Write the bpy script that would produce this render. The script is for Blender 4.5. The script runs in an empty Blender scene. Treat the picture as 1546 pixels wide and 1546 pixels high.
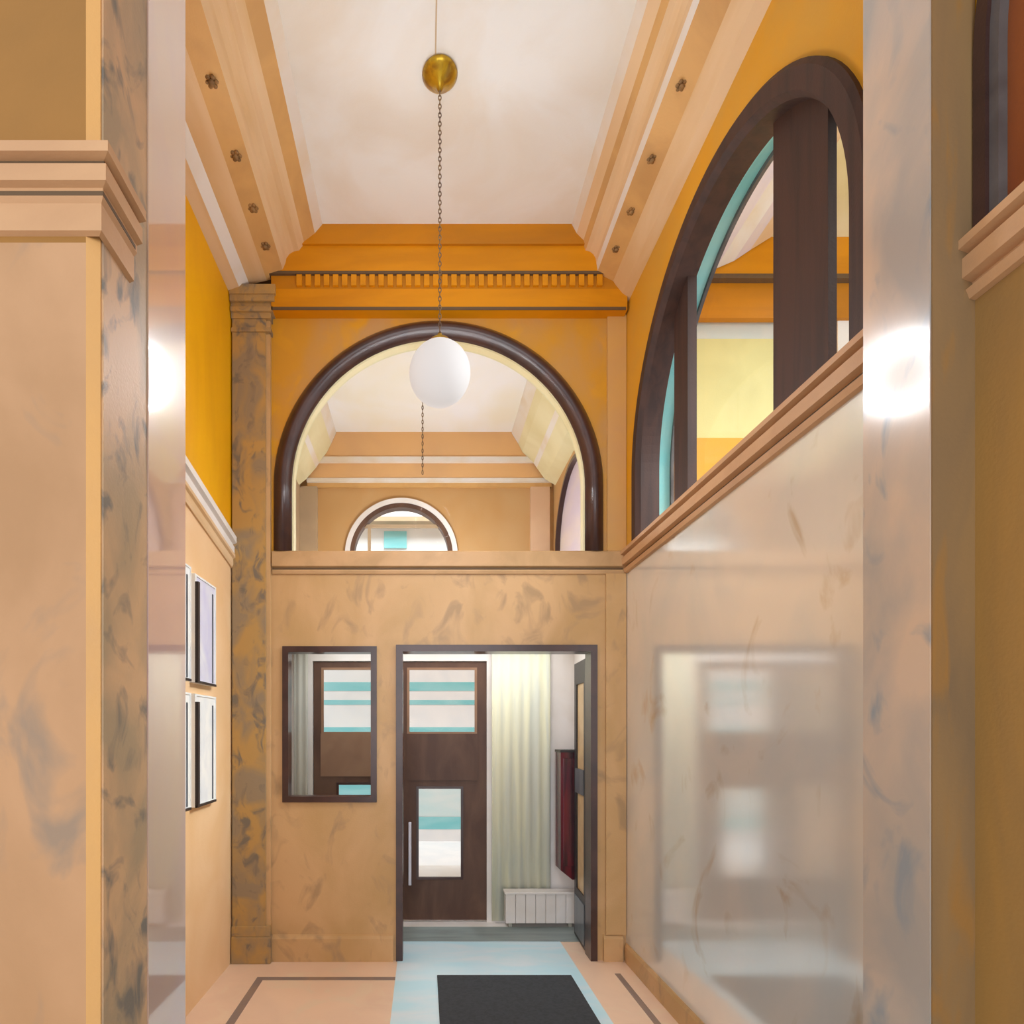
import bpy, bmesh, math, random
from mathutils import Vector
from mathutils.geometry import tessellate_polygon
random.seed(7)
S = bpy.context.scene
C = S.collection
PI = math.pi
# ---------------------------------------------------------------- camera
EYE, F, CX, CY = 1.725, 900.0, 640.0, 1105.0
def X(px, Y): return (px - CX) * Y / F
def Z(py, Y): return EYE - (py - CY) * Y / F
cd = bpy.data.cameras.new('camera'); cam = bpy.data.objects.new('camera', cd); C.objects.link(cam)
cam.location = (0, 0, EYE); cam.rotation_euler = (PI/2, 0, 0)
cd.sensor_width = 36; cd.lens = 36 * F / 1546
cd.shift_x = (773 - CX) / 1546; cd.shift_y = (CY - 773) / 1546
cd.clip_start = 0.05
S.camera = cam
# ---------------------------------------------------------------- world, lights, exposure
w = bpy.data.worlds.new('world'); S.world = w; w.use_nodes = True
bg = w.node_tree.nodes['Background']; bg.inputs[0].default_value = (0.93, 0.96, 1.0, 1); bg.inputs[1].default_value = 1.0
def area(name, loc, rot, sx, sy, power, col=(1, .96, .9)):
    l = bpy.data.lights.new(name, 'AREA'); l.shape = 'RECTANGLE'; l.size = sx; l.size_y = sy; l.energy = power; l.color = col
    o = bpy.data.objects.new(name, l); C.objects.link(o); o.location = loc; o.rotation_euler = rot; return o
area('front_fill', (0.3, -6.0, 3.2), (math.radians(92), 0, 0), 6.0, 5.0, 310, (.92, .96, 1))  # added unseen area light behind the camera, set far back for evenness
area('daylight_side_hall', (4.9, 3.0, 4.0), (0, math.radians(80), 0), 3.0, 3.0, 26, (.95, .98, 1))
sk = area('left_wall_fill', (3.5, 3.1, 5.1), (0, math.radians(47), 0), 1.4, 2.2, 95, (.93, .97, 1)); sk.data.spread = math.radians(75)  # added light aimed through the arch at the dark lower left wall
area('vestibule_area', (0.1, 5.05, 2.56), (0, 0, 0), 2.2, 0.4, 13, (.96, .98, 1))  # unseen area light under the closed ceiling, brightens the vestibule whites
area('street_daylight', (0, 7.9, 6.6), (math.radians(30), 0, 0), 8.0, 1.2, 300, (.97, .98, 1))
def bulb(name, loc, power, radius, col):
    l = bpy.data.lights.new(name, 'POINT'); l.energy = power; l.color = col; l.shadow_soft_size = radius
    o = bpy.data.objects.new(name, l); C.objects.link(o); o.location = loc
bulb('globe_bulb', (.09, 3.37, 3.75), 300, .185, (.93, .96, 1))
bulb('far_hall_fill', (-.014, 6.3, 3.25), 98, .17, (.95, .97, 1))  # added light with no lamp built, lifts the far hall
S.view_settings.view_transform = 'Standard'; S.view_settings.look = 'None'
S.view_settings.exposure = 0.05; S.view_settings.gamma = 1.0; S.view_settings.use_curve_mapping = False

# ---------------------------------------------------------------- materials
def lin(c):
    return tuple(((v/255)/12.92 if v/255 <= .04045 else ((v/255+.055)/1.055)**2.4) for v in c) + (1,)
def mat(name, col, col2=None, scale=3.0, stretch=(1, 1, 1), rough=.6, amount=1.0, col3=None, lo=.4, hi=.65, coat=0.0, coat_ior=1.5,
        coat_rough=.05, metallic=0.0, bump=0.15, spec=.35, emit=None, estr=0.0, distort=.6, alpha3=.58):
    m = bpy.data.materials.new(name); m.use_nodes = True
    nt = m.node_tree; N = nt.nodes; L = nt.links; b = N['Principled BSDF']
    b.inputs['Roughness'].default_value = rough; b.inputs['Metallic'].default_value = metallic
    b.inputs['Specular IOR Level'].default_value = spec; b.inputs['Coat Weight'].default_value = coat; b.inputs['Coat IOR'].default_value = coat_ior; b.inputs['Coat Roughness'].default_value = coat_rough
    tc = N.new('ShaderNodeTexCoord'); mp = N.new('ShaderNodeMapping'); mp.inputs['Scale'].default_value = stretch
    L.new(tc.outputs['Object'], mp.inputs['Vector'])
    if col2 is None:
        b.inputs['Base Color'].default_value = lin(col)
    else:
        n = N.new('ShaderNodeTexNoise'); n.inputs['Scale'].default_value = scale; n.inputs['Detail'].default_value = 5; n.inputs['Distortion'].default_value = distort
        L.new(mp.outputs[0], n.inputs['Vector'])
        r = N.new('ShaderNodeMapRange'); r.inputs['From Min'].default_value = lo; r.inputs['From Max'].default_value = hi
        r.inputs['To Max'].default_value = amount; L.new(n.outputs['Fac'], r.inputs['Value'])
        x = N.new('ShaderNodeMix'); x.data_type = 'RGBA'; L.new(r.outputs[0], x.inputs['Factor'])
        x.inputs['A'].default_value = lin(col); x.inputs['B'].default_value = lin(col2)
        out = x.outputs['Result']
        if col3 is not None:
            n2 = N.new('ShaderNodeTexNoise'); n2.inputs['Scale'].default_value = scale*2.1; n2.inputs['Detail'].default_value = 4; n2.inputs['Distortion'].default_value = 1.2
            a = N.new('ShaderNodeVectorMath'); a.operation = 'ADD'; a.inputs[1].default_value = (7.3, 2.1, 4.4); L.new(mp.outputs[0], a.inputs[0]); L.new(a.outputs[0], n2.inputs['Vector'])
            r2 = N.new('ShaderNodeMapRange'); r2.inputs['From Min'].default_value = alpha3 - .05; r2.inputs['From Max'].default_value = alpha3 + .1
            L.new(n2.outputs['Fac'], r2.inputs['Value'])
            x2 = N.new('ShaderNodeMix'); x2.data_type = 'RGBA'; L.new(r2.outputs[0], x2.inputs['Factor']); L.new(out, x2.inputs['A']); x2.inputs['B'].default_value = lin(col3)
            out = x2.outputs['Result']
        L.new(out, b.inputs['Base Color'])
    if bump:
        nb = N.new('ShaderNodeTexNoise'); nb.inputs['Scale'].default_value = 90; L.new(tc.outputs['Object'], nb.inputs['Vector'])
        bp = N.new('ShaderNodeBump'); bp.inputs['Strength'].default_value = bump; bp.inputs['Distance'].default_value = .004
        L.new(nb.outputs['Fac'], bp.inputs['Height']); L.new(bp.outputs[0], b.inputs['Normal'])
    if emit:
        b.inputs['Emission Color'].default_value = lin(emit); b.inputs['Emission Strength'].default_value = estr
    return m
def glass(name, tint=(250, 252, 252), refl=.2):
    m = bpy.data.materials.new(name); m.use_nodes = True; nt = m.node_tree; N = nt.nodes; L = nt.links
    for n in list(N): N.remove(n)
    o = N.new('ShaderNodeOutputMaterial'); mx = N.new('ShaderNodeMixShader'); t = N.new('ShaderNodeBsdfTransparent'); g = N.new('ShaderNodeBsdfGlossy')
    t.inputs['Color'].default_value = lin(tint); g.inputs['Roughness'].default_value = .03
    f = N.new('ShaderNodeLayerWeight'); f.inputs['Blend'].default_value = .12
    k = N.new('ShaderNodeMath'); k.operation = 'MULTIPLY'; k.inputs[1].default_value = refl
    L.new(f.outputs['Fresnel'], k.inputs[0]); L.new(k.outputs[0], mx.inputs['Fac']); L.new(t.outputs[0], mx.inputs[1]); L.new(g.outputs[0], mx.inputs[2]); L.new(mx.outputs[0], o.inputs['Surface'])
    return m
M = dict(
    ceiling=mat('ceiling_plaster', (234, 235, 234), (228, 222, 212), 1.6, rough=.8),
    cornice=mat('cornice_plaster', (222, 190, 150), (212, 174, 126), 2.0, (3, .4, 3), rough=.6),
    cornice_lip=mat('cornice_white_lip', (228, 222, 216), (222, 206, 184), 2.0, rough=.6),
    cornice_band=mat('cornice_ochre_band', (212, 166, 104), (196, 152, 96), 3.0, rough=.6),
    rosette=mat('rosette_plaster', (128, 98, 62), (160, 120, 72), 20, rough=.7),
    orange=mat('orange_paint', (240, 176, 0), (228, 162, 0), 2.4, (1, 1, .4), rough=.55),
    orange_r=mat('amber_paint', (222, 156, 16), (210, 156, 56), 1.4, rough=.6, lo=.35, hi=.6),
    orange_c=mat('orange_cornice_paint', (212, 138, 0), (198, 126, 0), 2.2, (.5, 1, 3), rough=.5),
    orange_d=mat('burnt_orange_paint', (196, 124, 0), (176, 112, 18), 2.0, (.5, 1, 2), rough=.55),
    dark_line=mat('dark_bead', (98, 76, 52), rough=.6),  # dark brown strips along the mouldings
    ochre=mat('ochre_plaster', (198, 140, 38), (186, 140, 84), 1.3, rough=.65, lo=.38, hi=.62, col3=(206, 146, 30)),
    tanstone=mat('tan_marble', (202, 162, 116), (188, 150, 100), 2.2, (1, 1, .7), rough=.35, col3=(170, 138, 100), alpha3=.59),
    pilaster_ochre=mat('ochre_tan_marble', (202, 154, 86), (196, 150, 98), 2, rough=.6),
    sill=mat('tan_sill_marble', (196, 156, 112), (178, 142, 98), 4, rough=.4),
    leftwall=mat('peach_marble', (238, 200, 156), (232, 190, 140), 2.0, rough=.4),
    pil=mat('veined_pilaster_marble', (180, 142, 84), (148, 128, 102), 3.6, (1.2, 1.2, .8), rough=.4, lo=.45, hi=.6, col3=(120, 108, 94), alpha3=.57),
    pier_front=mat('rose_tan_marble', (190, 146, 106), (172, 130, 90), 1.8, (1, 1, .6), rough=.45, col3=(150, 126, 104), alpha3=.6),
    pier_side=mat('grey_veined_marble', (200, 160, 120), (166, 142, 112), 3.4, (1.3, 1.3, .8), rough=.45, lo=.4, hi=.6, col3=(118, 110, 100), alpha3=.58),
    pier_edge=mat('lit_marble_edge', (216, 164, 96), (206, 158, 100), 2, rough=.45),  # light on the chamfered corner, painted as a lighter gold
    pier_ledge=mat('peach_ledge_marble', (200, 156, 114), (190, 146, 106), 3, rough=.5),
    ochre_panel=mat('ochre_panel', (154, 108, 50), (144, 102, 48), 1.5, rough=.7),
    mirror_l=mat('polished_rose_marble', (204, 172, 148), (196, 162, 156), 2.0, (1, 1, .5), rough=.3, coat=1, coat_ior=3.2, bump=0),
    polished=mat('polished_grey_marble', (234, 224, 212), (214, 214, 210), 1.3, (1, 1, .8), rough=.35, coat=1, coat_ior=4.6, coat_rough=.12, bump=0, col3=(204, 178, 146), alpha3=.64),
    pier_r=mat('pale_blotched_marble', (208, 178, 152), (164, 156, 148), 2.2, (1, 1, .6), rough=.3, coat=.6, coat_ior=1.7, coat_rough=.15, bump=.05, col3=(140, 146, 150), alpha3=.62),
    pier_rf=mat('shaded_marble', (146, 114, 74), (126, 102, 74), 2.6, (2, 2, .4), rough=.5, col3=(154, 112, 60), alpha3=.6),  # shade on the camera-facing side, darkened into the marble colour
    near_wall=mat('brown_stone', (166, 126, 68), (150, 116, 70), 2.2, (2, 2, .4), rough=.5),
    brown=mat('dark_bronze_frame', (70, 44, 38), (56, 35, 32), 5, rough=.3, coat=.3, coat_rough=.2),
    brown_m=mat('dark_brown_mullion', (70, 46, 38), (56, 38, 33), 4, (4, 4, .3), rough=.6),
    greyrim=mat('grey_metal_rim', (104, 98, 96), (84, 76, 74), 5, rough=.4),
    teal_soffit=mat('teal_soffit_paint', (140, 214, 214), (170, 220, 214), 3, rough=.6),
    wood=mat('brown_door_wood', (84, 58, 46), (102, 74, 58), 6, (1, 1, .3), rough=.5),
    wood_light=mat('brown_door_panel', (150, 116, 90), (138, 104, 80), 3, rough=.5),
    whitepaint=mat('white_paint', (232, 226, 222), (222, 214, 206), 2, rough=.6),
    cream=mat('pale_green_fabric', (222, 220, 192), (204, 206, 192), 3, (4, 4, .3), rough=.8),
    grey_pan=mat('grey_panel', (190, 186, 172), (178, 176, 166), 2, (4, 4, .3), rough=.7),
    maroon=mat('maroon_lacquer', (104, 30, 42), (58, 30, 36), 3, (5, 5, .4), rough=.25, coat=.5),
    black=mat('black_metal', (52, 46, 46), rough=.4),
    steel=mat('blue_grey_steel', (110, 116, 122), (84, 88, 94), 4, (1, 1, .3), rough=.3),
    amberglass=mat('tan_glazing', (222, 192, 146), (206, 172, 124), 5, rough=.3),
    chrome=mat('pale_handle_metal', (214, 212, 224), rough=.25, metallic=.3),
    floor=mat('pink_tan_floor', (244, 212, 184), (236, 204, 178), 1.8, rough=.35, coat=.3, coat_ior=1.5, coat_rough=.1, bump=0, col3=(240, 214, 186)),
    bluefloor=mat('pale_blue_door_light', (198, 238, 252), (222, 240, 250), 2.4, (.6, 2, 1), rough=.3, coat=.2, coat_rough=.12, bump=0),  # door light on the polished floor, put into the colour
    threshold=mat('grey_teal_stone', (142, 154, 152), (124, 134, 132), 4, (.4, 3, 1), rough=.4),
    inlay=mat('grey_inlay', (140, 124, 118), (156, 132, 116), 4, rough=.4),
    mat=mat('charcoal_rubber', (64, 68, 73), (56, 60, 64), 40, rough=.9, bump=.4),
    brass=mat('brass', (196, 158, 40), (150, 112, 40), 18, rough=.3, metallic=.6),
    chain=mat('dark_bronze_chain', (112, 92, 78), (150, 122, 84), 12, rough=.5, metallic=.3),
    conduit=mat('painted_conduit', (200, 178, 148), rough=.7),
    globe=mat('opal_glass_lit', (150, 148, 148), rough=.8, bump=0, spec=.1, emit=(255, 250, 248), estr=.5),
    lilac=mat('lilac_paint', (206, 192, 206), (222, 206, 196), 2.2, (1, .3, 1), rough=.6),
    palecream=mat('pale_cream_plaster', (226, 216, 176), (214, 200, 152), 1.5, rough=.7),
    creamceil=mat('cream_ceiling', (240, 240, 244), (236, 230, 214), .9, rough=.8),
    blind=mat('yellow_green_blind', (216, 208, 146), (206, 198, 138), 2.5, rough=.7, emit=None),
    bluestrip=mat('pale_blue_glazing', (206, 216, 214), (220, 220, 214), 5, rough=.4),
    fartan=mat('far_tan_plaster', (226, 178, 122), (216, 170, 120), 1.5, rough=.65),
    farwall=mat('far_wall_marble', (196, 156, 106), (190, 146, 92), 1.2, rough=.5),
    farpil=mat('far_grey_pilaster', (184, 158, 126), (172, 148, 120), 2, rough=.5),
    farpil_pink=mat('pale_pink_pilaster', (220, 184, 150), (210, 172, 140), 2, rough=.5),
    teal=mat('teal_paint', (128, 196, 200), (160, 210, 212), 4, (.3, 1, 1), rough=.7, bump=0),
    paleteal=mat('pale_teal_paint', (200, 220, 220), (216, 224, 222), 4, (.3, 1, 1), rough=.7, bump=0),
    street_white=mat('white_render', (236, 232, 230), (228, 226, 226), 3, rough=.8, bump=0),
    red_glass=mat('russet_glass', (150, 84, 40), (128, 66, 34), 2, (1, 1, .3), rough=.3),
    notice=mat('notice_glass_white', (242, 242, 238), (222, 226, 230), 6, (1, 1, .6), rough=.25, bump=0),
    notice_lilac=mat('notice_lilac_paper', (200, 198, 224), (222, 222, 228), 4, (1, 1, .6), rough=.4, bump=0),
    glass=glass('clear_glass'),
    glass_side=glass('clear_side_glass', refl=.05),
)

# ---------------------------------------------------------------- helpers
def obj(name, bm, m, parent=None, smooth=False, kind=None):
    bmesh.ops.recalc_face_normals(bm, faces=bm.faces)
    me = bpy.data.meshes.new(name); bm.to_mesh(me); bm.free()
    o = bpy.data.objects.new(name, me); C.objects.link(o)
    me.materials.append(m if not isinstance(m, str) else M[m])
    if smooth:
        for p in me.polygons: p.use_smooth = True
    if parent:
        o.parent = parent; o.matrix_parent_inverse = parent.matrix_world.inverted() if False else o.matrix_parent_inverse
        o.location = tuple(-v for v in parent.location)
    if kind: o['kind'] = kind
    return o
def struct(name, bm, m, parent=None, smooth=False):
    return obj(name, bm, m, parent, smooth, None if parent else 'structure')
def empty(name, loc=(0, 0, 0), kind=None):
    o = bpy.data.objects.new(name, None); C.objects.link(o); o.location = loc; o.empty_display_size = .1
    if kind: o['kind'] = kind
    return o
def thing(name, label, cat, loc, group=None):
    return tag(empty(name, loc), label, cat, group)
def tag(o, label, cat, group=None):
    o['label'] = label; o['category'] = cat
    if group: o['group'] = group
    return o
def bx(bm, x0, x1, y0, y1, z0, z1, bev=0):
    r = bmesh.ops.create_cube(bm, size=1)
    for v in r['verts']:
        v.co = ((x0+x1)/2 + v.co.x*(x1-x0), (y0+y1)/2 + v.co.y*(y1-y0), (z0+z1)/2 + v.co.z*(z1-z0))
    if bev:
        es = list({e for v in r['verts'] for e in v.link_edges})
        bmesh.ops.bevel(bm, geom=es, offset=bev, segments=2, affect='EDGES', profile=.6)
    return bm
def box(*a, **k): return bx(bmesh.new(), *a, **k)
FRONT = lambda Y: (lambda u, z, d: (u, Y + d, z))          # wall facing the camera, depth goes away from it
SIDE = lambda Xw, s=1: (lambda u, z, d: (Xw + s*d, u, z))  # side wall: u is the distance from the camera
def slab(outer, holes, mp, d0, d1):
    bm = bmesh.new(); loops = [outer] + list(holes)
    pts = [p for l in loops for p in l]
    tris = tessellate_polygon([[Vector((p[0], p[1], 0)) for p in l] for l in loops])
    A = [bm.verts.new(mp(p[0], p[1], d0)) for p in pts]; B = [bm.verts.new(mp(p[0], p[1], d1)) for p in pts]
    for t in tris:
        for V in (A, B):
            try: bm.faces.new([V[i] for i in t])
            except ValueError: pass
    k = 0
    for l in loops:
        n = len(l)
        for i in range(n):
            a, b = k+i, k+(i+1) % n
            bm.faces.new((A[a], A[b], B[b], B[a]))
        k += n
    return bm
def rect(u0, u1, z0, z1): return [(u0, z0), (u1, z0), (u1, z1), (u0, z1)]
def arch(c, zb, zs, R, n=40):
    return [(c-R, zb)] + [(c - R*math.cos(PI*i/n), zs + R*math.sin(PI*i/n)) for i in range(n+1)] + [(c+R, zb)]
def arch_sweep(c, zb, zs, R, prof, mp, n=56):
    """prof: closed list of (radial offset, depth) swept along a stilted arch"""
    bm = bmesh.new(); path = []
    def ring(u, z, du, dz):
        return [bm.verts.new(mp(u + o*du, z + o*dz, d)) for o, d in prof]
    path.append(ring(c-R, zb, -1, 0))
    for i in range(n+1):
        a = PI*i/n; path.append(ring(c - R*math.cos(a), zs + R*math.sin(a), -math.cos(a), math.sin(a)))
    path.append(ring(c+R, zb, 1, 0))
    k = len(prof)
    for p, q in zip(path, path[1:]):
        for i in range(k): bm.faces.new((p[i], p[(i+1) % k], q[(i+1) % k], q[i]))
    bm.faces.new(path[0]); bm.faces.new(path[-1])
    return bm
def extrude(prof, mp3, t0, t1):
    """closed 2D profile (a,b) extruded along t"""
    bm = bmesh.new(); A = [bm.verts.new(mp3(a, b, t0)) for a, b in prof]; B = [bm.verts.new(mp3(a, b, t1)) for a, b in prof]
    bm.faces.new(A); bm.faces.new(B); n = len(prof)
    for i in range(n): bm.faces.new((A[i], A[(i+1) % n], B[(i+1) % n], B[i]))
    return bm
def frame_ring(u0, u1, z0, z1, wd, mp, d0, d1, bottom=True):
    o = rect(u0, u1, z0, z1)
    if bottom: return slab(o, [rect(u0+wd, u1-wd, z0+wd, z1-wd)], mp, d0, d1)
    return slab([(u0, z0), (u0+wd, z0), (u0+wd, z1-wd), (u1-wd, z1-wd), (u1-wd, z0), (u1, z0), (u1, z1), (u0, z1)], [], mp, d0, d1)
def lathe(prof, cx, cy, cz, n=32):
    bm = bmesh.new(); rows = []
    for r, z in prof:
        rows.append([bm.verts.new((cx + r*math.cos(2*PI*i/n), cy + r*math.sin(2*PI*i/n), cz + z)) for i in range(n)] if r > 1e-5 else [bm.verts.new((cx, cy, cz+z))])
    for a, b in zip(rows, rows[1:]):
        for i in range(n):
            j = (i+1) % n
            if len(a) == 1 and len(b) == 1: continue
            if len(a) == 1: bm.faces.new((a[0], b[i], b[j]))
            elif len(b) == 1: bm.faces.new((a[i], a[j], b[0]))
            else: bm.faces.new((a[i], a[j], b[j], b[i]))
    return bm
def sphere(cx, cy, cz, r, n=40):
    bm = bmesh.new(); bmesh.ops.create_uvsphere(bm, u_segments=n, v_segments=n//2, radius=r)
    for v in bm.verts: v.co += Vector((cx, cy, cz))
    return bm
def chain_links(x, y, z0, z1, step=.026, r=.0028):
    bm = bmesh.new(); k = 0; z = z0
    while z < z1:
        ring = []
        for i in range(10):
            a = 2*PI*i/10; ux = math.cos(a)*.008; uz = math.sin(a)*(step*.62)
            nx, nz = math.cos(a), math.sin(a); row = []
            for j in range(5):
                b = 2*PI*j/5; o = r*math.cos(b); s = r*math.sin(b)
                lx, lz = ux + nx*o, uz + nz*o
                row.append(bm.verts.new((x + (lx if k % 2 == 0 else s), y + (s if k % 2 == 0 else lx), z + step/2 + lz)))
            ring.append(row)
        for i in range(10):
            p, q = ring[i], ring[(i+1) % 10]
            for j in range(5): bm.faces.new((p[j], p[(j+1) % 5], q[(j+1) % 5], q[j]))
        z += step*.95; k += 1
    return bm

XL, XR, YB, ZC = -1.44, 1.525, 4.5, 5.45      # left wall, right wall, back wall, ceiling
SILL0, SILL = 2.915, 3.085
# ================================================================ FLOORS
struct('floor', box(-3.2, 2.0, -1.5, 5.26, -.12, 0), 'floor')
struct('trim_1', box(-.2, 1.12, -1.2, 4.9, 0, .002), 'bluefloor')            # pale blue slab painting the door light reflected on the floor
def trimbox(name, m, *a): return struct(name, box(*a), m)
trimbox('trim_2', 'threshold', -1.36, 1.36, 4.9, 5.26, 0, .006)
trimbox('trim_3', 'inlay', -1.17, -1.12, 1.0, 4.19, 0, .003)
trimbox('trim_4', 'inlay', -1.12, -.2, 4.14, 4.19, 0, .003)
trimbox('trim_5', 'inlay', 1.36, 1.4, 1.0, 4.25, 0, .003)
struct('floor_far', box(-2.2, 2.2, 5.26, 7.7, -.12, 0), 'whitepaint')
# ================================================================ BACK WALL
bc, bR = .11, 1.245
bzs = Z(484, YB) - bR
DX0, DX1, DZ = -.18, 1.30, 2.35
WX0, WX1, WZ0, WZ1 = X(430, YB), X(566, YB), Z(1208, YB), Z(979, YB)
low = [(-1.8, 0), (DX0, 0), (DX0, DZ), (DX1, DZ), (DX1, 0), (1.9, 0), (1.9, 3.0), (-1.8, 3.0)]
struct('wall_back', slab(low, [rect(WX0, WX1, WZ0, WZ1)], FRONT(YB), 0, .2), 'tanstone')
struct('wall_back_upper', slab([(-1.8, 3.0), (1.9, 3.0), (1.9, ZC+.2), (-1.8, ZC+.2)], [arch(bc, SILL-.02, bzs, bR-.05)], FRONT(YB), 0, .2), 'ochre')
# sill band
sp = [(0, SILL0), (-.012, SILL0), (-.018, SILL0+.02), (-.018, SILL0+.03), (-.01, SILL0+.035), (-.01, SILL0+.045), (-.03, SILL0+.055), (-.03, SILL-.01), (-.022, SILL), (.19, SILL), (.19, SILL0+.02)]
struct('trim_6', extrude(sp, lambda a, b, t: (t, YB+a, b), XL+.3, XR-.002), 'sill')
struct('trim_7', extrude([(-.002, SILL0+.032), (-.0185, SILL0+.032), (-.0185, SILL0+.044), (-.002, SILL0+.044)], lambda a, b, t: (t, YB+a, b), XL+.3, XR-.03), 'dark_line')
# base band of the back wall
for i, (a, b) in enumerate([(XL+.3, DX0-.05), (DX1+.05, XR-.03)]):
    pr = [(0, 0), (-.03, 0), (-.03, .17), (-.015, .19), (0, .2)]
    struct('baseboard_back' if i == 0 else 'baseboard_back_right', extrude(pr, lambda p, q, t: (t, YB+p, q), a, b), 'tanstone')

# lunette window in the back wall
def rounded(w, dep, n=10, d0=0.0):
    # half-round profile bulging towards the viewer, flat at the rear
    return [(w*(i/n) - w, d0 - dep*math.sin(PI*i/n)) for i in range(n+1)] + [(0, d0+.1), (-w, d0+.1)]
win = empty('window_1', (bc, YB, SILL), 'structure')
struct('frame', arch_sweep(bc, SILL, bzs, bR, rounded(.135, .05), FRONT(YB)), 'brown', win, True)
struct('inner_bead', arch_sweep(bc, SILL, bzs, bR-.135, [(-.012, .02), (-.012, .1), (.01, .1), (.01, .02)], FRONT(YB)), 'palecream', win)
struct('pane', slab(arch(bc, SILL, bzs, bR-.13), [], FRONT(YB+.08), 0, .006), 'glass', win)
# small window left of the door
win = empty('window_2', (WX0, YB, WZ0), 'structure')
struct('frame', frame_ring(WX0-.015, WX1+.015, WZ0-.015, WZ1+.015, .045, FRONT(YB), -.02, .1), 'brown', win)
struct('pane', slab(rect(WX0+.02, WX1-.02, WZ0+.02, WZ1-.02), [], FRONT(YB+.05), 0, .005), 'glass', win)
# door opening
dr = empty('door_1', (DX0, YB, 0), 'structure')
struct('frame', frame_ring(DX0-.03, DX1+.005, 0, DZ+.03, .05, FRONT(YB), -.02, .14, False), 'brown', dr)
# open glazed leaf folded back against the vestibule side
lf = empty('door_2', (1.27, 4.66, .01), 'structure')
LM = lambda u, z, d: (1.262 + .02*(u/.42) + d, 4.66 + u, z)
struct('leaf', slab(rect(0, .42, .01, 2.3), [rect(.06, .34, 1.42, 2.12), rect(.06, .34, .42, 1.22)], LM, 0, .04), 'black', lf)
struct('upper_pane', slab(rect(.06, .34, 1.42, 2.12), [], LM, .012, .022), 'amberglass', lf)
struct('lower_pane', slab(rect(.06, .34, .42, 1.22), [], LM, .012, .022), 'amberglass', lf)
struct('push_plate', slab(rect(.05, .36, 1.22, 1.42), [], LM, -.006, 0), 'steel', lf)
struct('kick_plate', slab(rect(.03, .38, .04, .36), [], LM, -.006, 0), 'steel', lf)

# cornice across the back wall
Y0, Y1 = 4.36, YB
def bz(py, Y): return Z(py, Y)
steps = [  # (top py, bottom py, front Y, material, name)
    (336, 368, 4.37, 'orange_d', 'trim_8'),
    (368, 409, 4.39, 'orange_c', 'trim_9'),
    (409, 413, 4.388, 'dark_line', 'trim_10'),
    (413, 436, 4.41, 'orange_d', 'trim_11'),
    (436, 468, 4.41, 'orange_c', 'trim_12')]
struct('trim_13', box(XL+.32, XR-.03, 4.404, 4.409, Z(468.5, 4.41), Z(464, 4.41)), 'dark_line')
prev = ZC + .02
for k, (a, b, y, m, nm) in enumerate(steps):
    z0 = bz(b, y)
    o = struct(nm, box(XL+(.02 if nm < 'trim_11' or nm[5] in '89' else .31), XR-.02, y, YB+.01, z0, prev), m)
    if nm == 'trim_11':
        zz = prev; n = 34
        for i in range(n):
            x = X(452, 4.4) + (X(905, 4.4) - X(452, 4.4))*i/(n-1)
            d = obj('dentil', box(x-.02, x+.02, y-.02, y+.002, z0+.012, zz-.004), 'orange_c', o)
    prev = z0
# ================================================================ SIDE CORNICES
def side_cornice(prof, sgn, wall_x, names, y0, y1):
    """prof: list of (fraction from wall, z, material of the strip reaching this point)"""
    for i in range(len(prof)-1):
        (x0, z0, _), (x1, z1, m) = prof[i], prof[i+1]
        cv = 4 if m == 'cove' else 1
        mm = 'cornice' if m == 'cove' else m
        pts = []
        for k in range(cv+1):
            t = k/cv; q = 1-math.cos(t*PI/2) if cv > 1 else t; p = math.sin(t*PI/2) if cv > 1 else t
            pts.append((x0+(x1-x0)*q, z0+(z1-z0)*p))
        poly = pts + [(pts[-1][0] - 0*sgn, ZC+.05), (pts[0][0], ZC+.05)]
        if abs(pts[0][0]-pts[-1][0]) < 1e-4:
            poly = pts + [(pts[-1][0]+.02*sgn, pts[-1][1]), (pts[0][0]+.02*sgn, pts[0][1])]
        names.append(struct('trim_%d' % (20+len(names)+(30 if sgn < 0 else 0)), extrude(poly, lambda a, b, t: (a, t, b), y0, y1), mm))
R_ = [(1.53, 4.93, ''), (1.47, 4.97, 'cornice'), (1.42, 5.03, 'cornice'), (1.40, 5.06, 'cornice'), (1.28, 5.12, 'cornice_band'), (1.27, 5.18, 'cornice_lip'),
      (1.19, 5.27, 'cove'), (1.17, 5.33, 'cornice_band'), (1.12, 5.38, 'cornice'), (1.085, 5.445, 'cornice_lip')]
side_cornice(R_, 1, XR, rn := [], 1.5, 4.445)
L_ = [(-1.45, 4.97, ''), (-1.36, 5.00, 'cornice'), (-1.30, 5.06, 'cornice_lip'), (-1.17, 5.09, 'cornice'), (-1.04, 5.13, 'cornice_band'), (-1.02, 5.18, 'cornice'),
      (-.92, 5.27, 'cove'), (-.88, 5.32, 'cornice'), (-.80, 5.38, 'cornice_band'), (-.745, 5.445, 'cornice_lip')]
side_cornice(L_, -1, XL, ln := [], 1.5, 4.445)
def rosette(x, y, z, r):
    bm = lathe([(0, -.014), (r*.35, -.016), (r*.4, -.004)], x, y, z, 12)
    for k in range(6):
        a = 2*PI*k/6
        b2 = bmesh.ops.create_uvsphere(bm, u_segments=8, v_segments=6, radius=r*.33)
        for v in b2['verts']: v.co = Vector((x + r*.62*math.cos(a) + v.co.x, y + r*.62*math.sin(a) + v.co.y, z + v.co.z*.5))
    return bm
for y in (2.3, 2.7, 3.1, 3.5, 3.85, 4.15):
    obj('rosette', rosette(1.34, y, 5.086, .034), 'rosette', rn[3], True)
    obj('rosette', rosette(-1.105, y, 5.106, .04), 'rosette', ln[3], True)
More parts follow.
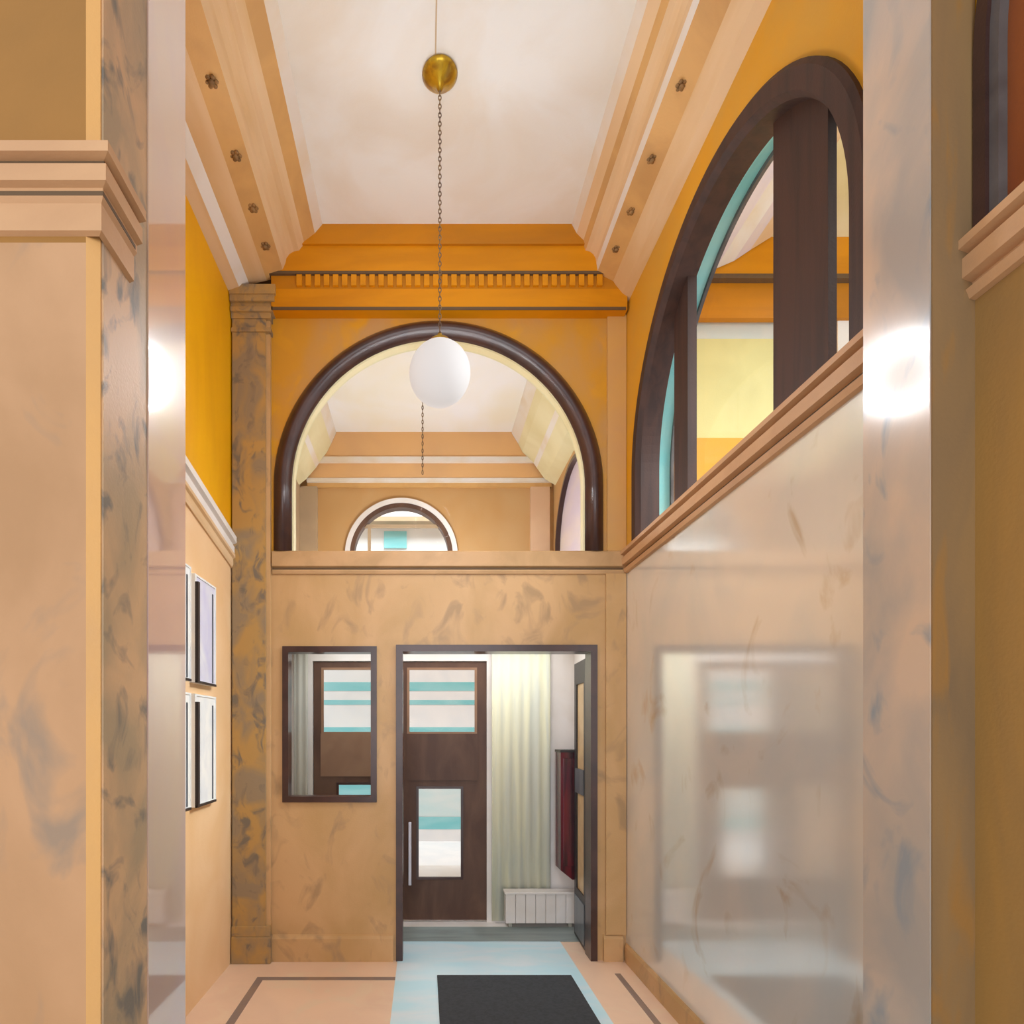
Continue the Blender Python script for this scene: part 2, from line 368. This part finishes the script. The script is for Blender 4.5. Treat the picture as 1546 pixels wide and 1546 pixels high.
struct('ceiling', box(-3.2, 2.0, .9, 4.7, ZC, ZC+.15), 'ceiling')
# ================================================================ LEFT WALL
lz = lambda Y, a, b: a + (b-a)*(4.5-Y)/.92
l_up = [(1.9, lz(1.9, 3.1, 3.27)), (4.55, lz(4.55, 3.1, 3.27)), (4.55, 5.5), (1.9, 5.5)]
l_lo = [(1.9, 0), (4.55, 0), (4.55, lz(4.55, 3.1, 3.27)), (1.9, lz(1.9, 3.1, 3.27))]
struct('wall_left', slab(l_lo, [], SIDE(XL, -1), 0, .2), 'leftwall')
struct('wall_left_upper', slab(l_up, [], SIDE(XL, -1), 0, .2), 'orange')
def tilt(prof, m, nm):
    bm = bmesh.new(); r = []
    for Y in (4.49, 1.97):
        dz = (4.5-Y)*.165/.92
        r.append([bm.verts.new((XL+a, Y, b+dz)) for a, b in prof])
    n = len(prof); bm.faces.new(r[0]); bm.faces.new(r[1])
    for i in range(n): bm.faces.new((r[0][i], r[0][(i+1) % n], r[1][(i+1) % n], r[1][i]))
    return struct(nm, bm, m)
tilt([(0, 2.94), (.012, 2.94), (.02, 2.96), (.02, 3.0), (.035, 3.01), (.035, 3.034), (0, 3.035)], 'cornice', 'trim_60')
tilt([(0, 3.035), (.03, 3.04), (.03, 3.09), (.018, 3.10), (.018, 3.11), (.045, 3.12), (.045, 3.165), (.0, 3.18)], 'whitepaint', 'trim_61')
# ================================================================ RIGHT WALL
ac, aR = 3.15, 1.15
azs = 4.71 - aR
nc = 1.64 - aR
struct('wall_right', slab(rect(-.8, 4.52, 0, 3.0), [], SIDE(XR), 0, .25), 'polished')
ho = aR-.05
struct('wall_right_upper', slab(rect(-.8, 4.52, 3.0, ZC+.1), [arch(ac, SILL-.02, azs, ho), arch(nc, SILL-.02, azs, ho)], SIDE(XR), 0, .25), 'orange_r')
struct('trim_62', arch_sweep(ac, SILL, azs, ho, [(-.006, .12), (-.006, .245), (.0, .245), (.0, .12)], SIDE(XR)), 'teal_soffit')
rs = [(0, SILL0), (-.02, SILL0+.005), (-.03, SILL0+.03), (-.012, SILL0+.035), (-.012, SILL0+.05), (-.04, SILL0+.06), (-.04, SILL0+.115), (-.02, SILL0+.12), (-.02, SILL0+.13), (-.05, SILL0+.14), (-.05, SILL-.005), (-.04, SILL), (.245, SILL), (.245, SILL0)]
struct('trim_63', extrude(rs, lambda a, b, t: (XR+a, t, b), -.8, 4.47), 'pier_ledge')
for i, (q0, q1, dd) in enumerate([(.036, .049, -.0135), (.121, .129, -.0215)]):
    struct('trim_%d' % (64+i), extrude([(.0, SILL0+q0), (dd, SILL0+q0), (dd, SILL0+q1), (.0, SILL0+q1)], lambda a, b, t: (XR+a, t, b), 1.91, 4.46), 'dark_line')
struct('baseboard_right', extrude([(0, 0), (-.02, 0), (-.02, .12), (-.01, .14), (0, .14)], lambda a, b, t: (XR+a, t, b), 1.91, 4.47), 'tanstone')
# great arched window in the right wall
win = empty('window_3', (XR, ac, SILL), 'structure')
struct('frame', arch_sweep(ac, SILL, azs, aR, [(-.11, .0), (-.11, .13), (-.052, .13), (-.052, .0), (0, 0), (0, -.02), (-.02, -.035), (-.09, -.035)], SIDE(XR)), 'brown_m', win)
struct('rear_rim', arch_sweep(ac, SILL, azs, aR-.056, [(-.025, .225), (-.025, .245), (0, .245), (0, .225)], SIDE(XR)), 'greyrim', win)
def mull(y0, y1):
    zt = lambda y: azs + math.sqrt(max((aR-.1)**2 - (y-ac)**2, 0))
    bm = bmesh.new(); xd = 1.655 if y0 > 3 else 1.635
    for a, b, c, d in ((1.60, xd, y0, y0+(y1-y0)*.42), (1.60, xd-.012, y0+(y1-y0)*.42, y0+(y1-y0)*.6), (1.60, xd, y0+(y1-y0)*.6, y1)):
        lo = [(a, c), (b, c), (b, d), (a, d)]
        B = [bm.verts.new((x, y, SILL)) for x, y in lo]; T = [bm.verts.new((x, y, zt(y))) for x, y in lo]
        bm.faces.new(B); bm.faces.new(T)
        for i in range(4): bm.faces.new((B[i], B[(i+1) % 4], T[(i+1) % 4], T[i]))
    return bm
struct('mullion', mull(2.36, 2.73), 'brown_m', win)
struct('mullion', mull(3.615, 3.81), 'brown_m', win)
struct('pane', slab(arch(ac, SILL, azs, aR-.13), [], SIDE(XR+.12), 0, .006), 'glass_side', win)
# nearer arched window, only its far leg in view
win = empty('window_4', (XR, nc, SILL), 'structure')
struct('frame', arch_sweep(nc, SILL, azs, aR, [(-.036, -.015), (-.036, .03), (0, .03), (0, -.015)], SIDE(XR)), 'brown', win)
struct('inner_frame', arch_sweep(nc, SILL, azs, aR-.036, [(-.026, -.004), (-.026, .03), (.006, .03), (.006, -.004)], SIDE(XR)), 'greyrim', win)
struct('pane', slab(arch(nc, SILL, azs, aR-.06), [], SIDE(XR+.02), 0, .01), 'red_glass', win)
# brown stone facing of the near right wall
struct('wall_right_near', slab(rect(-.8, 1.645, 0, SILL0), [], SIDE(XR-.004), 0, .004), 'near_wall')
# ================================================================ PIERS
PX, P0, P1, P2 = -.79, 1.45, 1.70, 1.965
pr = thing('marble_pier', 'tall tan and grey veined marble pier with moulded ledge filling the left edge', 'pier', (PX-.3, P0, 0))
PT = ZC-.004
obj('lower_block', slab([(-3.2, P0), (-.822, P0), (-.822, P1), (-3.2, P1)], [], lambda u, z, d: (u, z, d), 0, SILL0), 'pier_front', pr)
obj('upper_block', slab([(-3.2, P0), (-.822, P0), (-.822, P1), (-3.2, P1)], [], lambda u, z, d: (u, z, d), SILL0, PT), 'ochre_panel', pr)
obj('corner_edge', slab([(-.822, P0), (-.795, P0+.015), (-.795, P1), (-.822, P1)], [], lambda u, z, d: (u, z, d), 0, PT), 'pier_edge', pr)
obj('side_face', slab([(-.795, P0+.02), (-.79, P0+.02), (-.79, P1), (-.795, P1)], [], lambda u, z, d: (u, z, d), 0, PT), 'pier_side', pr)
def wrap(prof, m, nm, yend):
    """profile (out, z) wrapped round the pier corner"""
    bm = bmesh.new(); rows = []
    for q in range(3):
        row = []
        for o, z in prof:
            c = {0: (-3.2, P0-o), 1: (PX+o, P0-o), 2: (PX+o, yend)}[q]
            row.append(bm.verts.new((c[0], c[1], z)))
        rows.append(row)
    n = len(prof)
    for a, b in zip(rows, rows[1:]):
        for i in range(n): bm.faces.new((a[i], a[(i+1) % n], b[(i+1) % n], b[i]))
    bm.faces.new(rows[0]); bm.faces.new(rows[-1])
    return obj(nm, bm, m, pr)
wrap([(0, 2.93), (.012, 2.935), (.012, 3.0), (.02, 3.01), (.02, 3.03), (.035, 3.035), (.035, 3.075), (.025, 3.08), (.025, 3.09), (.045, 3.095), (.045, 3.12), (0, 3.13)], 'pier_ledge', 'ledge', 1.60)
wrap([(0, 3.005), (.021, 3.012), (.021, 3.022), (0, 3.022)], 'dark_line', 'groove', 1.59)
wrap([(0, 3.08), (.026, 3.081), (.026, 3.089), (0, 3.089)], 'dark_line', 'groove', 1.59)
pl = tag(obj('polished_pilaster', box(-1.3, PX+.004, P1+.002, P2, 0, PT), 'mirror_l'), 'polished rose marble pilaster with mirror reflections, behind the left pier', 'pilaster')
pr = thing('marble_pier', 'pale pinkish grey blotched marble pier right of the arched window', 'pier', (1.45, 1.77, 0))
obj('polished_face', box(1.4, 1.406, 1.65, 1.9, 0, PT), 'pier_r', pr)
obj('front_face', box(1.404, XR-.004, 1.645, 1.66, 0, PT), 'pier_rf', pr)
obj('core', box(1.405, XR-.004, 1.661, 1.9, 0, PT), 'pier_r', pr)
# pilaster in the far left corner
pr = thing('marble_pilaster', 'dark veined marble pilaster with capital in the far left corner', 'pilaster', (-1.29, 4.46, 0))
px0, px1, py = XL+.012, XL+.29, 4.44
obj('shaft', box(px0, px1-.03, py, YB-.003, .28, 4.82), 'pil', pr)
obj('edge_strip', box(px1-.03, px1, py+.02, YB-.003, .28, 4.82), 'tanstone', pr)
cb = bmesh.new()
for z0, z1, o in ((4.70, 4.73, .012), (4.80, 4.84, .012), (4.84, 4.875, .03), (4.875, 4.905, .018), (4.905, 4.95, .045), (4.95, 5.02, .055)):
    bx(cb, px0-.005, px1+o, py-o, YB-.002, z0, z1)
obj('capital', cb, 'pil', pr)
bb = bmesh.new(); bx(bb, px0-.005, px1+.01, py-.015, YB-.002, 0, .2, bev=.006); bx(bb, px0-.005, px1+.004, py-.008, YB-.002, .2, .28, bev=.006)
obj('base', bb, 'pil', pr)
pr = thing('marble_pilaster', 'shallow tan marble pilaster on the far wall right of the doorway', 'pilaster', (1.42, 4.47, 0))
obj('shaft', box(X(915, 4.48), XR-.004, 4.478, YB-.001, .2, SILL0), 'tanstone', pr)
obj('upper_shaft', box(X(917, 4.48), XR-.004, 4.478, YB-.001, SILL+.001, 4.86), 'pilaster_ochre', pr)

# ================================================================ NOTICE FRAMES ON THE LEFT WALL
def notice(y0, y1, z0, z1, paper, label):
    t = thing('notice_frame', label, 'notice frame', (XL, (y0+y1)/2, z0), 'framed notices on the left wall')
    mp = SIDE(XL, 1)
    obj('frame', slab(rect(y0, y1, z0, z1), [rect(y0+.03, y1-.012, z0+.015, z1-.012)], mp, 0, .035), 'notice', t)
    obj('bottom_rail', slab(rect(y0, y1-.02, z0-.002, z0+.013), [], mp, .0352, .045), 'black', t)
    obj('sheet', slab(rect(y0+.03, y1-.012, z0+.015, z1-.012), [], mp, .0, .03), paper, t)
    obj('near_rail', slab(rect(y0, y0+.028, z0, z1-.05), [], mp, .0352, .055), 'black', t)
    obj('far_rail', slab(rect(y1-.065, y1-.052, z0+.02, z1-.06), [], mp, .0302, .036), 'steel', t)
notice(3.66, 4.03, 2.03, 2.70, 'notice_lilac', 'upper far notice frame with lilac sheet on the left wall')
notice(3.66, 4.03, 1.26, 1.96, 'notice', 'lower far notice frame with white sheet and black near edge')
notice(3.2, 3.60, 2.03, 2.72, 'notice', 'upper near notice frame, mostly hidden behind the polished pilaster')
notice(3.2, 3.60, 1.26, 1.96, 'notice', 'lower near notice frame, mostly hidden behind the polished pilaster')

# ================================================================ GLOBE LAMP
gy, gx = 3.37, .09
gz, gr = 3.75, .173
t = thing('globe_pendant_lamp', 'white opal globe lamp on a long chain from a brass ceiling rose', 'pendant lamp', (gx, gy, ZC))
obj('ceiling_rose', lathe([(0, 0), (.095, 0), (.1, -.012), (.085, -.03), (.07, -.04), (.045, -.06), (.02, -.08), (.012, -.1), (0, -.103)], gx, gy, ZC, 40), 'brass', t, True)
obj('chain', chain_links(gx, gy, gz+gr+.04, ZC-.1), 'chain', t, True)
obj('fitter_cap', lathe([(0, .05), (.012, .05), (.02, .03), (.055, .012), (.062, -.012), (.058, -.022), (0, -.022)], gx, gy, gz+gr, 32), 'brass', t, True)
obj('globe', sphere(gx, gy, gz, gr), 'globe', t, True)
tag(obj('ceiling_conduit', box(gx-.03, gx-.022, 1.5, gy-.1, ZC-.006, ZC), 'conduit'), 'thin painted conduit running along the ceiling to the brass rose', 'conduit')
# door mat
mb = bmesh.new(); bx(mb, .093, 1.038, 2.2, 4.2, .0022, .014, bev=.004)
tag(obj('door_mat', mb, 'mat'), 'dark charcoal rubber mat lying on the floor before the doorway', 'mat')

# ================================================================ VESTIBULE
VY = 5.4
struct('wall_vestibule_left', box(-1.46, -1.36, 4.7, VY, 0, 2.7), 'whitepaint')
struct('wall_vestibule_right', box(1.36, 1.46, 4.7, VY, 0, 2.7), 'whitepaint')
struct('ceiling_vestibule', box(-1.46, 1.46, 4.7, VY+.1, 2.62, 2.72), 'whitepaint')
vx = lambda p: X(p, VY)
struct('wall_vestibule_back', slab([(-1.36, 0), (vx(472), 0), (vx(472), Z(998, VY)), (vx(735), Z(998, VY)), (vx(735), 0), (1.36, 0), (1.36, 2.62), (-1.36, 2.62)], [], FRONT(VY), 0, .1), 'whitepaint')
def leafdoor(nm, p0, p1, up, lowp, handle_px):
    y = VY+.02
    d = empty(nm, (vx(p0), y, 0), 'structure')
    x0, x1 = vx(p0), vx(p1); zt = Z(999, VY)
    hu = rect(vx(up[0]), vx(up[1]), Z(up[3], VY), Z(up[2], VY)); hl = rect(vx(lowp[0]), vx(lowp[1]), Z(lowp[3], VY), Z(lowp[2], VY))
    struct('leaf', slab(rect(x0, x1, .015, zt), [hu, hl], FRONT(y), 0, .045), 'wood', d)
    struct('lock_panel', slab(rect(vx(up[0])-.02, vx(up[1])+.02, Z(lowp[2], VY)+.07, Z(up[3], VY)-.01), [], FRONT(y), -.008, 0), 'wood_light' if p0 < 600 else 'wood', d)
    for h, n_ in ((hu, 'upper_pane'), (hl, 'lower_pane')):
        u = [p[0] for p in h]; z = [p[1] for p in h]
        struct('glazing_bead', frame_ring(min(u)-.015, max(u)+.015, min(z)-.015, max(z)+.015, .022, FRONT(y), -.006, .01), 'brown' if n_ == 'lower_pane' else 'wood_light', d)
        struct(n_, slab(h, [], FRONT(y), .02, .025), 'glass', d)
    if handle_px:
        hb = bmesh.new(); hx = vx(handle_px)
        bx(hb, hx-.014, hx+.014, y-.07, y-.045, Z(1335, VY), Z(1240, VY), bev=.006)
        bx(hb, hx-.01, hx+.01, y-.046, y, Z(1325, VY), Z(1318, VY)); bx(hb, hx-.01, hx+.01, y-.046, y, Z(1258, VY), Z(1250, VY))
        struct('handle', hb, 'chrome', d)
leafdoor('door_3', 473, 606, (487, 594, 1010, 1106), (510, 580, 1184, 1326), None)
leafdoor('door_4', 607, 735, (617, 718, 1010, 1106), (631, 697, 1190, 1326), 619)
# curtains / hanging panels
def curtain(x0, x1, y, z0, z1, m, label, waves=7, amp=.007):
    bm = bmesh.new(); n = waves*8; A = []
    for i in range(n+1):
        x = x0 + (x1-x0)*i/n; o = amp*math.sin(2*PI*waves*i/n)
        A.append((x, y+o))
    cols = [[bm.verts.new((x, yy+e, z)) for z in (z0, z1) for e in (0, .006)] for x, yy in A]
    for a, b in zip(cols, cols[1:]):
        bm.faces.new((a[0], a[2], b[2], b[0])); bm.faces.new((a[1], a[3], b[3], b[1])); bm.faces.new((a[0], b[0], b[1], a[1])); bm.faces.new((a[2], a[3], b[3], b[2]))
    bm.faces.new((cols[0][0], cols[0][1], cols[0][3], cols[0][2])); bm.faces.new((cols[-1][0], cols[-1][1], cols[-1][3], cols[-1][2]))
    return tag(obj('curtain', bm, m, None, True), label, 'curtain')
curtain(vx(742), 1.14, VY-.03, .02, 2.6, 'cream', 'pale green curtain hanging to the right of the brown door', 6)
curtain(X(443, 5.35), X(464, 5.35), VY-.03, .02, 2.6, 'grey_pan', 'narrow grey green curtain seen through the small window', 2)
# low white heater
t = thing('radiator', 'low white radiator under the pale curtain inside the doorway', 'radiator', (1.0, 5.3, 0))
rb = bmesh.new()
rx0, rx1 = X(762, 5.3), X(884, 5.3)-.1
rb.free()
for i in range(7):
    a = rx0 + (rx1-rx0)*i/7; obj('section', box(a+.001, a+(rx1-rx0)/7-.001, 5.24, 5.34, .04, .30, bev=.006), 'whitepaint', t)
obj('top', box(rx0-.01, rx1+.01, 5.22, 5.35, .30, .32, bev=.004), 'whitepaint', t)
for a in (rx0+.03, rx1-.06): obj('foot', box(a, a+.03, 5.27, 5.32, 0.001, .045), 'grey_pan', t)
# maroon wall unit
t = thing('wall_cabinet', 'tall dark maroon cabinet hung on the right side inside the doorway', 'wall cabinet', (1.36, 5.2, .46))
prf = [(1.36, .46), (1.27, .46), (1.17, .54), (1.17, 1.55), (1.36, 1.55)]
obj('body', extrude(prf, lambda a, b, t_: (a, t_, b), 5.1, 5.3), 'maroon', t)
obj('lid', box(1.165, 1.36, 5.09, 5.305, 1.55, 1.57), 'black', t)
obj('door_panel', box(1.19, 1.34, 5.085, 5.1, .58, 1.5, bev=.004), 'maroon', t)

# ================================================================ FAR HALL
FY = 7.5
fx = lambda p: X(p, FY)
fw_out = [(-1.9, 0), (-1.4, 0), (-1.4, 2.75), (1.3, 2.75), (1.3, 0), (2.0, 0), (2.0, ZC+.1), (-1.9, ZC+.1)]
fc, fR = fx(606), .625
fzs = Z(838, FY)
struct('wall_far', slab(fw_out, [arch(fc, fzs-.5, fzs, fR)], FRONT(FY), 0, .2), 'farwall')
win = empty('window_5', (fc, FY, fzs-.5), 'structure')
struct('frame', arch_sweep(fc, fzs-.5, fzs, fR+.02, [(-.055, -.03), (-.055, .1), (0, .1), (0, -.03)], FRONT(FY)), 'wood', win)
struct('surround', arch_sweep(fc, fzs-.5, fzs, fR+.02, [(0, -.04), (0, 0), (.06, 0), (.06, -.04)], FRONT(FY)), 'whitepaint', win)
gb = bmesh.new(); bx(gb, fc-fR, fc+fR, FY+.04, FY+.07, Z(795, FY), Z(790, FY)); bx(gb, fx(557)-.02, fx(557)+.02, FY+.04, FY+.07, fzs-.5, Z(795, FY))
struct('glazing_bar', gb, 'farpil', win)
struct('pane', slab(arch(fc, fzs-.5, fzs, fR-.03), [], FRONT(FY+.05), 0, .005), 'glass', win)
fsteps = [(652, 690, 7.40, 'fartan'), (690, 697, 7.385, 'cornice_lip'), (697, 722, 7.43, 'fartan'), (722, 727, 7.42, 'cornice_lip'), (727, 735, 7.46, 'cornice_band')]
prev = ZC+.02
for i, (a, b, y, m) in enumerate(fsteps):
    z0 = Z(b, y); struct('trim_%d' % (70+i), box(-1.46, 1.6, y, FY+.01, z0, prev), m); prev = z0
FL, FRr = -1.55, 1.63
def far_side(pts, s, base):
    for i in range(len(pts)-1):
        (x0, z0), (x1, z1, m) = pts[i][:2], pts[i+1]
        struct('trim_%d' % (base+i), extrude([(x0, z0), (x1, z1), (x1, ZC+.05), (x0, ZC+.05)], lambda a, b, t_: (a, t_, b), 4.71, 7.395), m)
far_side([(-1.56, 4.78), (-1.46, 4.86, 'palecream'), (-1.34, 5.0, 'palecream'), (-1.3, 5.06, 'cornice_lip'), (-1.2, 5.2, 'palecream'), (-1.15, 5.3, 'palecream'), (-1.09, 5.43, 'cornice_lip')], -1, 80)
far_side([(1.64, 4.78), (1.5, 4.86, 'palecream'), (1.4, 5.0, 'palecream'), (1.36, 5.06, 'cornice_lip'), (1.22, 5.2, 'palecream'), (1.17, 5.3, 'palecream'), (1.09, 5.43, 'cornice_lip')], 1, 90)
struct('ceiling_far', box(-1.9, 2.0, 4.7, FY+.2, ZC, ZC+.15), 'creamceil')
struct('wall_far_left', box(FL-.2, FL, 4.7, FY, 0, ZC), 'farpil')
fac, far_R = 6.55, .8
faz = 4.72 - far_R
struct('wall_far_right', slab(rect(4.7, FY, 0, ZC), [arch(fac, 3.1, faz, far_R)], SIDE(FRr), 0, .3), 'farwall')
win = empty('window_6', (FRr, fac, 3.1), 'structure')
struct('frame', arch_sweep(fac, 3.1, faz, far_R, [(-.04, -.015), (-.04, .1), (0, .1), (0, -.015)], SIDE(FRr)), 'brown', win)
struct('panel', slab(arch(fac, 3.1, faz, far_R-.01), [], SIDE(FRr+.04), 0, .02), 'lilac', win)
tag(obj('far_pilaster', box(FL+.001, fx(480), 7.44, FY-.001, 0, Z(735, 7.46)-.001), 'farpil'), 'grey tan pilaster at the left end of the farthest wall', 'pilaster')
tag(obj('far_pilaster', box(fx(800), fx(829), 7.45, FY-.001, 0, Z(735, 7.46)-.001), 'farpil_pink'), 'pale pink pilaster at the right end of the farthest wall', 'pilaster')
t = thing('hanging_chain', 'dark thin chain hanging from the far hall ceiling behind the globe lamp', 'chain', (X(638, 6.3), 6.3, ZC))
obj('links', chain_links(X(638, 6.3), 6.3, Z(716, 6.3), ZC, .04, .004), 'chain', t, True)
obj('hook_plate', lathe([(0, 0), (.05, 0), (.045, -.02), (0, -.03)], X(638, 6.3), 6.3, ZC, 20), 'chain', t, True)

# ================================================================ STREET BEYOND
SY = 9.5
struct('floor_street', box(-6, 6, 7.7, 14, -.15, -.02), 'street_white')
sz = lambda py: Z(py, SY)
fa = thing('building_facade', 'white building with teal bands across the street behind the doors', 'building', (0, SY, -.02))
obj('wall', box(-5, 5, SY, SY+.4, -.02, 6.6), 'street_white', fa)
for a, b, m in ((1043, 1030, 'teal'), (1064, 1057, 'teal'), (1107, 1098, 'teal'), (1252, 1233, 'teal'), (1232, 1187, 'paleteal')):
    obj('band', box(-5, 5, SY-.003, SY+.01, sz(a), sz(b)), m, fa)
obj('shop_sign', box(-1.6, -.85, SY-.012, SY-.004, sz(1202), sz(1183)), 'teal', fa)
wn = obj('window', box(X(580, SY), X(614, SY), SY-.03, SY+.01, Z(828, SY), Z(803, SY)), 'teal', fa)
obj('eaves', box(-5, 5, SY-.25, SY+.1, Z(795, SY), Z(788, SY)), 'farpil', fa)

# ================================================================ SIDE HALL SEEN THROUGH THE RIGHT ARCH
HY = 4.6
hz = lambda py, Y=HY: Z(py, Y)
struct('ceiling_side_hall', box(1.78, 6.0, 0, 4.9, ZC+.02, ZC+.17), 'palecream')
struct('wall_side_hall', slab(rect(1.78, 6, 0, ZC+.1), [rect(X(1040, HY), X(1250, HY), hz(661), hz(482))], FRONT(HY), 0, .2), 'orange_r')
struct('trim_100', box(1.89, 6, HY-.09, HY, hz(415, HY-.09), ZC+.05), 'orange_c')
struct('trim_101', box(1.89, 6, HY-.1, HY, hz(420, HY-.1), hz(413, HY-.1)), 'dark_line')
struct('trim_102', box(1.89, 6, HY-.05, HY, hz(480, HY-.05), hz(420, HY-.1)), 'orange_d')
win = empty('window_7', (X(1040, HY), HY, hz(661)), 'structure')
struct('lintel_pane', box(X(1040, HY), X(1250, HY), HY+.03, HY+.05, hz(509), hz(482)), 'bluestrip', win)
struct('blind', box(X(1040, HY), X(1250, HY), HY+.02, HY+.04, hz(661), hz(509)), 'blind', win)
struct('window_8', box(X(1262, HY), X(1340, HY), HY-.02, HY, hz(600), hz(482)), 'whitepaint')
hc = [(1.78, 4.96), (1.9, 5.02, 'lilac'), (2.0, 5.09, 'cornice_lip'), (2.2, 5.22, 'lilac'), (2.34, 5.28, 'cornice_lip'), (2.46, 5.36, 'lilac'), (2.62, 5.46, 'cornice')]
struct('trim_120', box(1.782, 1.98, HY-.03, HY-.001, 0, 5.0), 'whitepaint')
for i in range(len(hc)-1):
    (x0, z0), (x1, z1, m) = hc[i][:2], hc[i+1]
    struct('trim_%d' % (110+i), extrude([(x0, z0), (x1, z1), (x1, ZC+.06), (x0, ZC+.06)], lambda a, b, t_: (a, t_, b), .6, 4.5), m)
